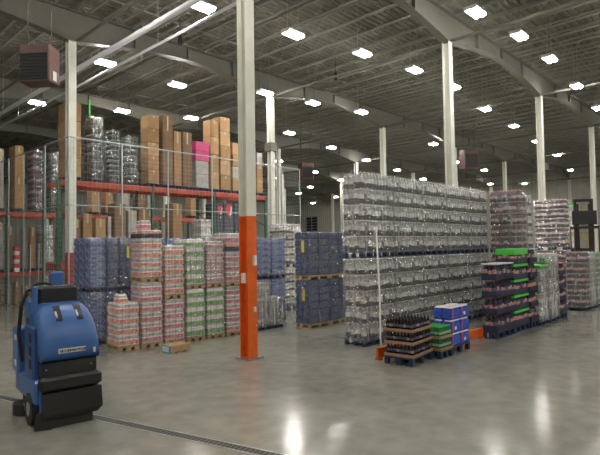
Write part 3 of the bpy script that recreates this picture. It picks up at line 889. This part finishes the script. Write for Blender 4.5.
# small wooden pallet with a label lying on the floor
pa, pb = at_z(171, 354), at_z(190, 350.5)
v = pb-pa
pt = thing('wooden_crate', 'low wooden tray with a pale label lying on the floor before the pack row', 'crate', (pa.x, pa.y, 0), math.atan2(v.y, v.x))
W_, D_ = v.length, .30
for k in range(3): MB().box(0, W_, D_/3*k+.004, D_/3*(k+1)-.004, .115, .13, M['wood']).obj('board', pt)
for k in range(3): MB().box(0, W_, (D_-.03)*k/2, (D_-.03)*k/2+.03, .015, .115, M['wood']).obj('stringer', pt)
for k in range(3): MB().box((W_-.08)*k/2, (W_-.08)*k/2+.08, 0, D_, 0, .015, M['wood']).obj('bottom_board', pt)
MB().box(-.012, -.001, 0, D_, .0, .125, M['teal']).obj('end_board', pt)
MB().box(-.016, -.0125, .05, D_-.05, .02, .11, M['palelabel']).obj('label_sheet', pt)

# ------------------------------------------------------------------ blue pack loads
def blue_stack(x, y, w, d, lab, z=(0, 1.0, 2.03), style='blue', nx=1, ny=2, pallet='plastic', film='film_light', extra=None, rz=0):
    for lv in range(len(z)-1):
        case_load('case_pallet', '%s, %s tier' % (lab, ('lower', 'upper')[lv]), (x, y, z[lv]), rz, w, d, z[lv+1]-z[lv]-.01, 6, style, nx, ny, pallet, film, 'film-wrapped blue pack loads', .09,
                  extra=extra if lv == len(z)-2 else None)
BY = 9.42
def ytag(t): MB().box(.14, .19, -.022, -.012, .62, .84, M['yellow']).obj('yellow_tag', t)
blue_stack(4.26, BY, .31, reach(Vector((4.26, BY, 0)), PI/2, 73), 'shiny blue pack load behind the scrubber', style='blue', ny=3)
blue_stack(4.61, BY+.02, .22, .42, 'narrow blue pack load between scrubber and pack row', style='dark')
blue_stack(4.87, BY+.04, .38, .42, 'dark blue pack load with a yellow tag behind the pack row', style='dark', extra=ytag)
for q, lab in enumerate(('first blue load showing above the third pack stack', 'second blue load showing above the green packs', 'third blue load behind the magenta packs')):
    blue_stack(5.42+.52*q, BY+.05, .48, .42, lab, style='blue')
# right of the orange column
p0, p1 = at_y(257, 240, 9.0), at_y(285, 240, 9.0)
blue_stack(p0.x, 9.0, p1.x-p0.x, .45, 'blue pack load to the right of the orange column', (0, 1.03, 2.02), 'blue', 2, 2)
for a, b, top, lab in ((259.5, 270.5, 283, 'taller grey wrapped bottle load at the foot of the blue stack'), (271.5, 283.5, 297, 'shorter grey wrapped bottle load at the foot of the blue stack')):
    q0, q1 = at_y(a, 330, 8.22), at_y(b, 330, 8.22); tz = at_y(a, top, 8.22).z
    bottle_load('bottle_pallet', lab, (q0.x, 8.22, 0), 0, q1.x-q0.x, .32, tz, 4, 'pale', 4, 4, 'film_heavy', 'small grey wrapped loads', ph=.10)
# grey layered stack behind
q0, q1 = at_y(282, 300, 10.2), at_y(296, 300, 10.2)
for lv in (0, 1):
    bottle_load('bottle_pallet', 'grey layered bottle load between two blue stacks, %s tier' % ('lower', 'upper')[lv], (q0.x, 10.2, lv*1.2), 0, q1.x-q0.x, .5, 1.19, 5, 'silver', 5, 5, 'film', 'grey layered loads')
q0 = at_y(276, 300, 12.0)
case_load('case_pallet', 'whitish wrapped load far behind the grey layered stack', (q0.x+.4, 12.0, 0), 0, .8, .6, 2.55, 9, 'grey', 2, 2, 'wood', 'film_heavy', 'far wrapped loads')
# blue stack with wooden pallets in the centre
bc = at_z(309, 329); be = at_z(344.5, 321.3)
def ytag2(t): MB().box(-.022, -.012, .10, .16, .60, .86, M['yellow']).obj('yellow_tag', t)
for i in range(2):
    ww = reach(bc, 0, 350)/2-.01
    for lv in (0, 1):
        case_load('case_pallet', 'dark blue pack load on a wooden pallet in the centre, %s %s tier' % (('near', 'far')[i], ('lower', 'upper')[lv]),
                  (bc.x+(ww+.03)*i, bc.y+.02*i, lv*1.06), 0, ww, .40, 1.05, 6, 'dark', 2, 2, 'wood', 'film_light', 'dark blue loads on wooden pallets', .09, extra=ytag2 if i == 0 else None)

# ------------------------------------------------------------------ pallet racks
def rack(name, label, xs, y0, depth, levels, top):
    x0 = xs[0]
    t = thing(name, label, 'rack', (x0, y0, 0), 0, 'pallet racks')
    um = MB()
    for yy in (0, depth-.07): um.box(-.04, .04, yy, yy+.07, 0, top, M['rackgreen'])
    z = .3; s_ = 0
    while z < top-.5:
        um.tube((0, .05, z), (0, depth-.05, z+.45 if s_ else z), .014, M['rackgreen'], 5); z += .45; s_ ^= 1
    for yy in (-.03, depth-.10): um.box(-.08, .08, yy, yy+.13, 0, .012, M['rackgreen'])
    um = um.mesh('upright')
    for a in xs: ob('upright', um, t, (a-x0, 0, 0))
    for a, b in zip(xs, xs[1:]):
        bw = b-a
        bm2 = MB().box(.05, bw-.05, 0, .05, -.15, 0, M['beamred'], .006).box(.045, .06, -.01, .06, -.2, 0, M['beamred']).box(bw-.06, bw-.045, -.01, .06, -.2, 0, M['beamred']).mesh('beam')
        sm_ = MB().box(0, .07, .05, depth-.06, -.035, -.004, M['galv']).mesh('support_bar')
        for z in levels:
            ob('beam', bm2, t, (a-x0, .0, z)); ob('beam', bm2, t, (a-x0, depth-.06, z))
            for q in range(4): ob('support_bar', sm_, t, (a-x0+.2+(bw-.47)*q/3, 0, z))
    return t
R1Y, R1Z = 14.0, 3.69
rack('pallet_rack', 'green and red pallet rack right behind the fence carrying box stacks', [5.5]+[at_y(a, 215, R1Y+.1).x for a in (151.5, 213.3, 264.5)], R1Y, 1.05, (1.45, R1Z), 3.68)
R2Y, R2Z = 18.6, 3.09
rack('pallet_rack', 'second green and red pallet rack farther back behind the fence', [3.2]+[at_y(a, 215, R2Y+.1).x for a in (6.5, 60.5, 114, 160, 200, 235)], R2Y, 1.05, (1.08, R2Z), 3.08)

CB = ('cardboard', 'cardboard2', 'cardboard3')
def carton(x, y, z, w, d, h, label, mt='cardboard', rz=0, group='cardboard cartons on the racks', tape_=True, name='cardboard_box', cat='box'):
    t = thing(name, label, cat, (x, y, z), rz, group)
    ob('carton', cached(('ct', round(w, 2), round(d, 2), round(h, 2), mt), lambda: MB().box(.004, round(w, 2)-.004, .004, round(d, 2)-.004, 0, h-.006, M[mt], .012).mesh('carton')), t)
    if tape_:
        MB().box(round(w, 2)/2-.025, round(w, 2)/2+.025, .0025, round(d, 2)-.0025, h-.007, h-.004, M['tape']).obj('tape', t)
        MB().box(round(w, 2)/2-.025, round(w, 2)/2+.025, .0025, .0045, h*.78, h-.018, M['tape']).obj('tape', t)
    return t
def rack_pallet(x, y, z, w, d, label):
    t = thing('plastic_pallet', label, 'pallet', (x, y, z), 0, 'navy pallets on the racks')
    ob('deck', plastic_pallet(round(w, 2), round(d, 2), .11), t)
def carton_stack(p0, p1, ytop, zb, n, nm, mt, yy=R1Y+.08, pal=True, frac=.42, d=None):
    x_, w_, d, zt = fit(p0, p1, ytop, yy, frac, d)
    z = zb
    if pal: rack_pallet(x_, yy, zb, w_, d, 'navy pallet under the %s' % ' '.join(nm.split()[:12]).removesuffix(' of').removesuffix(' the')); z += .11
    h = (zt-z)/n
    PN = {1: ['only'], 2: ['lower', 'upper'], 3: ['bottom', 'middle', 'top'], 4: ['bottom', 'second', 'third', 'top'], 5: ['bottom', 'second', 'third', 'fourth', 'top']}[n]
    for k in range(n):
        mm = mt if isinstance(mt, str) else mt[k % len(mt)]
        lab = '%s carton of the %s' % (PN[k], nm) if n > 1 else nm
        carton(x_+random.uniform(0, .015), yy+random.uniform(0, .02), z+k*h, w_-.015, d-.03, h, lab, mm)
    return x_, w_, d, zt
# top level of the near rack, left to right
carton_stack(57.5, 82, 101, R1Z, 4, 'tall brown carton stack behind the fence-corner column', ('cardboard2', 'cardboard'))
def glass_load(p0, p1, ytop, lab, extra=None, layers=7, film='film'):
    x_, w_, d_, zt = fit(p0, p1, ytop, R1Y+.08)
    bottle_load('bottle_pallet', lab, (x_, R1Y+.08, R1Z), 0, w_-.01, d_, zt-R1Z, layers, 'glass', max(3, int(w_/.085)), max(3, int(d_/.085)), film, 'wrapped green bottle loads on the rack', extra=extra, ph=.11)
glass_load(83.5, 103.5, 116, 'tall wrapped load of dark green bottles with a green stick on the rack', layers=7)
a_ = at_y(89, 100, R1Y+.3); b_ = at_y(90.5, 117, R1Y+.3)
tag(MB().box(a_.x, a_.x+.045, R1Y+.3, R1Y+.33, fit(83.5, 103.5, 116, R1Y+.08)[3]+.002, a_.z+.02, M['brightgreen'], .004).obj('green_stick'), 'bright green upright stick on top of the tall bottle load', 'stick')
glass_load(105, 120, 129, 'wrapped load of green bottles in many thin layers on the rack', layers=10, film='film_light')
glass_load(122.3, 138, 135.5, 'shorter wrapped load of green bottles beside the tall cartons', layers=7)
carton_stack(139.5, 159.5, 114, R1Z, 5, 'tall brown carton stack right of the green bottles', ('cardboard', 'cardboard', 'cardboard2'))
carton_stack(161, 173, 114.5, R1Z, 1, 'tall single brown carton in cloudy film on the rack', 'cardboard3', frac=.1, d=.5)
carton_stack(173.5, 182, 130.5, R1Z, 1, 'narrow brown carton right of the filmed carton', 'cardboard', frac=.04, d=.5)
carton_stack(182.5, 192.5, 131.5, R1Z, 1, 'brown carton left of the pink cartons', 'cardboard3', frac=.04, d=.5)
x0_, w0_, d0_, zt_ = carton_stack(193, 209.5, 160, R1Z, 2, 'grey carton pair below the pink cartons', 'papergrey', frac=.2, d=.45)
pk = at_y(191.5, 140, R1Y+.06)
hh = (pk.z-zt_)/2
for k in range(2): carton(x0_-.02, R1Y+.08, zt_+k*hh, w0_+.02, d0_, hh, '%s pink carton on the grey wrapped pair' % ('lower', 'upper')[k], 'pink', tape_=False)
carton_stack(202, 219, 119, R1Z, 4, 'pale brown carton stack right of the pink cartons', ('cardboard2', 'cardboard'), frac=.48)
carton_stack(219.6, 230.5, 116, R1Z, 5, 'tallest brown carton stack left of the orange-based column', ('cardboard', 'cardboard2'), frac=.04, d=.5)
carton_stack(231.5, 243.5, 142, R1Z, 4, 'mixed carton stack just left of the orange-based column', ('cardboard2', 'papergrey', 'cardboard'), frac=.08, d=.5)
carton_stack(252.5, 263, 152, R1Z, 3, 'carton stack just right of the orange-based column', ('cardboard2', 'cardboard', 'papergrey'))
# lower level of the near rack
Z1 = 1.45
for a, b, yt, mt, lab in ((73.5, 81.5, 219, 'cardboard3', 'small dark carton beside the fence-corner column on the lower rack level'), (82, 92.5, 213, 'cardboard', 'upright brown carton on the lower rack level above the shiny blue load'),
                          (94.5, 106.5, 218, 'cardboard2', 'square brown carton on the lower rack level above the narrow blue load'), (107.5, 112, 216, 'papergrey', 'thin pale carton on the lower rack level'),
                          (113.5, 126, 203, 'cardboard3', 'tall dark carton with filmed side on the lower rack level'), (127, 137, 210, 'papergrey', 'grey filmed carton on the lower rack level left of the orange pack top'),
                          (137.8, 150, 209, 'cardboard3', 'dull brown carton on the lower rack level behind the orange pack top'), (172, 182.5, 203, 'cardboard', 'tall brown carton on the lower rack level above the third pack stack')):
    carton_stack(a, b, yt, Z1, 1, lab, mt, frac=.1, d=.5)
# bundle of clear packs and the logo display
bx_, bw_, bd_, bz_ = fit(193, 211.5, 219, R1Y+.08)
case_load('case_pallet', 'bundle of clear silvery packs on the lower rack level', (bx_, R1Y+.08, Z1), 0, bw_, bd_, bz_-Z1, 4, 'grey', 2, 2, 'plastic', 'film_heavy', 'wrapped loads on the lower rack level')
for q, (pa_, pb_, lab) in enumerate(((216, 224, 'left'), (224, 234, 'right'), (234.5, 244, 'plain'))):
    a = at_y(pa_, 203, R1Y+.08); b = at_y(pb_, 203, R1Y+.08); w_ = b.x-a.x-.035; h = a.z-Z1
    L_ = 'navy wrapped drink display with a red and white round emblem, %s of two' % lab if q < 2 else 'navy wrapped drink display without emblem beside the orange-based column'
    t = thing('drink_display', L_, 'display', (a.x, R1Y+.08, Z1), 0, 'navy drink displays on the rack')
    ob('pallet', plastic_pallet(round(w_, 2), .6, .11), t)
    MB().box(0, w_, 0, .6, .11, h, M['panelnavy'], .008).obj('carton', t)
    ob('stretch_wrap', wrap(round(w_, 2), .6, round(h-.1, 2), M['film_light'], q), t, (0, 0, .1))
    if q < 2:
        r_ = w_*.36; cx, cz = w_*.5, h-.24
        em = MB(); n = 24
        def arc(f0, f1, mm, yy):
            # part of the disc between two waving lines
            for i in range(n):
                za, zb = -r_+2*r_*i/n, -r_+2*r_*(i+1)/n
                def lim(z, f):
                    hw = math.sqrt(max(0, r_*r_-z*z)); return max(-hw, min(hw, f(z)*r_))
                em.quad((cx+lim(za, f0), yy, cz+za*1.35), (cx+lim(za, f1), yy, cz+za*1.35), (cx+lim(zb, f1), yy, cz+zb*1.35), (cx+lim(zb, f0), yy, cz+zb*1.35), M[mm])
        arc(lambda z: -2, lambda z: .42+.25*math.sin(z/r_*1.6), 'redmark', -.018)
        arc(lambda z: .42+.25*math.sin(z/r_*1.6), lambda z: .80+.1*math.sin(z/r_*1.6), 'white', -.018)
        arc(lambda z: .80+.1*math.sin(z/r_*1.6), lambda z: 2, 'brightblue', -.018)
        em.obj('emblem', t)

# farther rack: loads seen through the left part of the fence and under the near beam
def far_carton(p0, p1, yt, zb, lab, mt, n=1): carton_stack(p0, p1, yt, zb, n, lab, mt, yy=R2Y+.08)
far_carton(-8, 4.5, 148, R2Z, 'pale filmed carton at the left edge on the far rack', 'papergrey')
far_carton(8, 24, 145, R2Z, 'big brown carton seen through the left fence on the far rack', 'cardboard', 2)
for a, b, yt, lab in ((27.5, 42.5, 149, 'dark wrapped bottle load seen through the left fence on the far rack'), (44.5, 59, 152, 'second dark wrapped bottle load beside the fence-corner column on the far rack')):
    x_, w_, d_, zt = fit(a, b, yt, R2Y+.08)
    bottle_load('bottle_pallet', lab, (x_, R2Y+.08, R2Z), 0, w_, d_, zt-R2Z, 5, 'navy' if a < 30 else 'glass', 5, 6, 'film', 'wrapped bottle loads on the far rack', ph=.11)
for a, b, yt, zb, mt, lab in ((-6, 4.5, 222, 1.08, 'papergrey', 'pale carton low at the left edge on the far rack'), (7, 13, 226, 1.08, 'cardboard3', 'dark carton with filmed neighbours low on the far rack'),
        (20, 26, 228, 1.08, 'papergrey', 'narrow pale carton left of the brown one low on the far rack'), (27.5, 35.5, 227, 1.08, 'cardboard', 'brown carton low on the far rack seen through the fence'), (54, 59.5, 228, 1.08, 'cardboard2', 'pale carton just left of the fence-corner column low on the far rack'),
        (86, 99, 190, R2Z, 'cardboard2', 'pale carton on the far rack under the near red beam'), (100, 113, 191, R2Z, 'cardboard', 'brown carton on the far rack under the near red beam'), (115, 130, 193, R2Z, 'papergrey', 'filmed grey carton on the far rack under the near red beam'),
        (132, 146, 194, R2Z, 'cardboard3', 'dark brown carton on the far rack under the near red beam'), (185, 198, 196, R2Z, 'cardboard', 'brown carton on the far rack below the pink cartons')):
    far_carton(a, b, yt, zb, lab, mt)
x_, w_, d_, zt = fit(36, 53.5, 225, R2Y+.08)
case_load('case_pallet', 'tall cloudy filmed pack load low on the far rack', (x_, R2Y+.08, 1.08), 0, w_, d_, zt-1.08, 6, 'grey', 2, 2, 'plastic', 'film_heavy', 'wrapped loads low on the far rack')
p0 = at_y(14.5, 248, R2Y+.08)
t = thing('striped_carton', 'narrow carton with red and white stripes seen through the left fence', 'box', (p0.x, R2Y+.08, 1.08), 0)
for k in range(6): MB().box(0, .16, 0, .18, .14*k, .14*k+.138, M['redmark' if k % 2 else 'packwhite'], .004).obj('stripe', t)
# floor-level stock behind the fence on the left
for q, (a, b, yt, mt, lab) in enumerate(((-6, 2, 285, 'cardboard3', 'dark carton on the floor at the left edge behind the fence'), (4, 10, 284, 'papergrey', 'grey filmed carton on the floor behind the fence'),
        (12, 19, 282, 'cardboard', 'brown carton on the floor behind the fence near the scrubber'), (21, 30, 286, 'cardboard3', 'dark carton on the floor behind the scrubber seat'))):
    yy = R2Y+.1
    p0 = at_y(a, yt, yy); p1 = at_y(b, yt, yy)
    carton(p0.x+.1, yy, 0, p1.x-p0.x-.1, .3, p0.z, lab, mt, group='cartons on the floor behind the fence')

# ------------------------------------------------------------------ far wall pieces
lv = at_x(312, 224, X1-.12)
t = thing('wall_louvre', 'dark framed louvre panel on the far wall above the blue loads', 'louvre', (X1-.06, lv.y, lv.z), 0)
MB().box(-.06, 0, -1.05, 1.05, -1.0, 1.0, M['dark']).obj('backing', t)
for a in (-1.05, 0, 1.0): MB().box(-.1, -.06, a, a+.08, -1.0, 1.0, M['galv']).obj('frame', t)
for k in range(6): MB().box(-.1, -.06, -1.05, 1.05, -1+.38*k, -.94+.38*k, M['galv']).obj('slat', t)

# ------------------------------------------------------------------ floor scrubber
sa, sb = at_z(46, 432), at_z(94.5, 424)
SR = math.radians(-7)
s = thing('floor_scrubber', 'blue ride-on floor scrubber with black bumper and skirt standing at the left', 'floor scrubber', (sa.x-.03, sa.y+.03, 0), SR)
s.scale = (.93, .93, .96)
SW = .60
B, K = M['sblue'], M['black']
# chassis
MB().box(-.05, SW-.06, .10, 1.05, .24, .50, B, .025).obj('chassis', s, smooth=False)
MB().box(.0, .03, .06, .14, .10, .50, B, .008).obj('corner_post', s)
# rear black panels and bumper
MB().box(.015, SW-.015, .03, .16, .50, .70, K, .015).obj('rear_panel', s)
MB().box(-.02, SW+.03, -.03, .10, .39, .54, K, .03).obj('bumper', s)
def skirt(): 
    m = MB()
    m.loft([[(.03, .0, .10), (SW-.02, .0, .10), (SW-.02, .3, .10), (.03, .3, .10)], [(.01, -.03, .16), (SW+.03, -.03, .16), (SW+.03, .3, .16), (.01, .3, .16)], [(.01, -.02, .38), (SW+.02, -.02, .38), (SW+.02, .3, .38), (.01, .3, .38)]], K)
    return m.obj('rear_skirt', s)
skirt()
MB().box(.06, SW-.06, .03, .20, .0, .10, M['rubber'], .01).obj('squeegee', s)
m = MB(); m.loft([[(-.06, .06, .0), (.10, .0, .0), (.12, .10, .0), (-.04, .16, .0)], [(-.03, .08, .16), (.05, .04, .20), (.07, .10, .20), (-.02, .14, .16)]], M['rubber']); m.obj('side_skirt', s)
# dome hood
def hood():
    m = MB(); rings = []
    # section in x (rounded shoulders), lofted along y; top profile high at the middle
    prof = [(.02, .70, .70), (.0, .70, .84), (.03, .70, 1.00), (.11, .70, 1.14), (.24, .70, 1.24), (.42, .70, 1.275), (.62, .70, 1.28)]
    for y, zb, zt in prof:
        hw = SW/2; ins = .0 if y > .02 else .0
        n = 12; ring = [( -.0, y, zb), (SW, y, zb)]
        pts_ = []
        h_ = zt-zb
        e = .13
        for i in range(n+1):
            u_ = i/n; x_ = SW*(1-u_)
            c_ = abs(2*u_-1)
            drop = 0 if c_ < .5 else ((c_-.5)/.5)**3*min(.15, h_*.45)
            pts_.append((x_, y, zt-drop))
        rings.append(ring + pts_)
    # back to a vertical rear cap
    m.loft(rings, B)
    return m.obj('hood', s, smooth=True)
hd = hood()
def on_hood(y):
    P = [(.0, .84), (.03, 1.0), (.11, 1.14), (.24, 1.24), (.42, 1.275)]
    for (a, za), (b, zb) in zip(P, P[1:]):
        if a <= y <= b: return za + (zb-za)*(y-a)/(b-a)
    return 1.275
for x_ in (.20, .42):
    m = MB(); rr = []
    for y in (.09, .12, .16, .20, .24, .29):
        z = on_hood(y)+.006
        rr.append([(x_-.035, y, z-.02), (x_+.035, y, z-.02), (x_+.035, y, z), (x_-.035, y, z)])
    m.loft(rr, M['dark']); m.obj('vent_slot', hd)
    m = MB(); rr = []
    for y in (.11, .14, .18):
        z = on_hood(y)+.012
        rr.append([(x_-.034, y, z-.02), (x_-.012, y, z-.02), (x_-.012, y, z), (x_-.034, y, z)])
    m.loft(rr, M['steel']); m.obj('slot_glint', hd)  # steel strip shaped in as a glint inside the vent slot
# name plate with a row of tiny dark letters, and a sticker
pl = MB().box(.165, .45, -.006, .012, .775, .825, M['plate'], .003).obj('name_plate', hd)
m = MB(); k = .180; rnd = random.Random(3)
while k < .435:
    ww = rnd.choice((.010, .013, .016)); m.box(k, k+.004, -.008, -.005, .786, .812, M['dark']); m.box(k+ww-.004, k+ww, -.008, -.005, .786, .812, M['dark']); m.box(k, k+ww, -.008, -.005, rnd.choice((.786, .797, .808)), .812, M['dark']); k += ww+.006
m.obj('lettering', pl)
MB().box(.535, .56, -.004, .012, .745, .80, M['plate'], .002).obj('sticker', hd)
# left side: tank wall with vents, box, seat and steering
MB().box(-.045, .03, .22, .62, .48, 1.05, M['sblue2'], .02).obj('side_tank', s)
for k in range(3): MB().box(-.052, -.044, .27, .37, .60+.14*k, .70+.14*k, M['dark']).obj('side_vent', s)
MB().box(-.08, .04, .78, 1.10, .46, .98, B, .02).obj('side_box', s)
for z in (.55, .84): MB().box(-.086, -.079, .86, .96, z, z+.06, M['packwhite']).obj('side_label', s)
MB().box(.08, .52, .52, .66, 1.20, 1.46, K, .03).obj('seat_back', s)
MB().box(.05, .55, .62, 1.0, .98, 1.10, K, .03).obj('seat', s)
MB().box(.12, .48, 1.15, 1.45, .25, 1.28, B, .04).obj('console', s)
MB().box(.36, .52, 1.12, 1.2, 1.28, 1.60, B, .02).obj('control_panel', s)
def wheel_ring():
    m = MB(); n = 20; c = Vector((.26, 1.02, 1.36)); ax = Vector((0, -.6, .8)).normalized(); u_ = Vector((1, 0, 0)); v_ = ax.cross(u_); R_, r_ = .17, .016; rings = []
    for i in range(n+1):
        th = 2*PI*i/n; cc = c+(u_*math.cos(th)+v_*math.sin(th))*R_; o_ = (u_*math.cos(th)+v_*math.sin(th))
        rings.append([tuple(cc+(o_*math.cos(a)+ax*math.sin(a))*r_) for a in (0, PI/3, 2*PI/3, PI, 4*PI/3, 5*PI/3)])
    m.loft(rings, K, capb=False, capt=False); m.tube(c-u_*R_, c+u_*R_, .012, K, 6); m.tube(c, c-ax*.22, .02, K, 6); return m.obj('steering_wheel', s, smooth=True)
wheel_ring()
m = MB()
hp = [(-.05, .70, .62), (-.09, .68, .95), (-.07, .66, 1.25), (.0, .66, 1.42), (.08, .62, 1.44)]
for a, b in zip(hp, hp[1:]): m.tube(a, b, .022, K, 8)
m.obj('hose', s)
MB().box(.0, .05, .40, .5, 1.05, 1.47, B, .012).obj('side_fin', s)
for x_ in (.10, .2): MB().tube((x_+.05, 1.3, 1.2), (x_+.07, 1.34, 1.95), .006, M['galv'], 6).obj('mast_rod', s)
# wheels
for x_, y_, r_ in ((-.06, .34, .17), (SW-.08, .40, .17), (-.02, .72, .10), (.25, 1.35, .13)):
    w_ = MB().tube((x_, y_, r_), (x_+.08, y_, r_), r_, M['rubber'], 24).obj('wheel', s)
    MB().tube((x_-.006, y_, r_), (x_, y_, r_), r_*.45, M['steel'], 14).obj('hub', w_)
MB().tube((.05, .85, .0), (.05, .85, .12), .17, M['rubber'], 18).tube((.05, .85, .12), (.05, .85, .24), .06, K, 10).obj('scrub_brush', s)
for x_ in (.05, SW-.08): MB().tube((x_, .02, .62), (x_, .03, .62), .008, M['steel'], 8).obj('bolt', s)
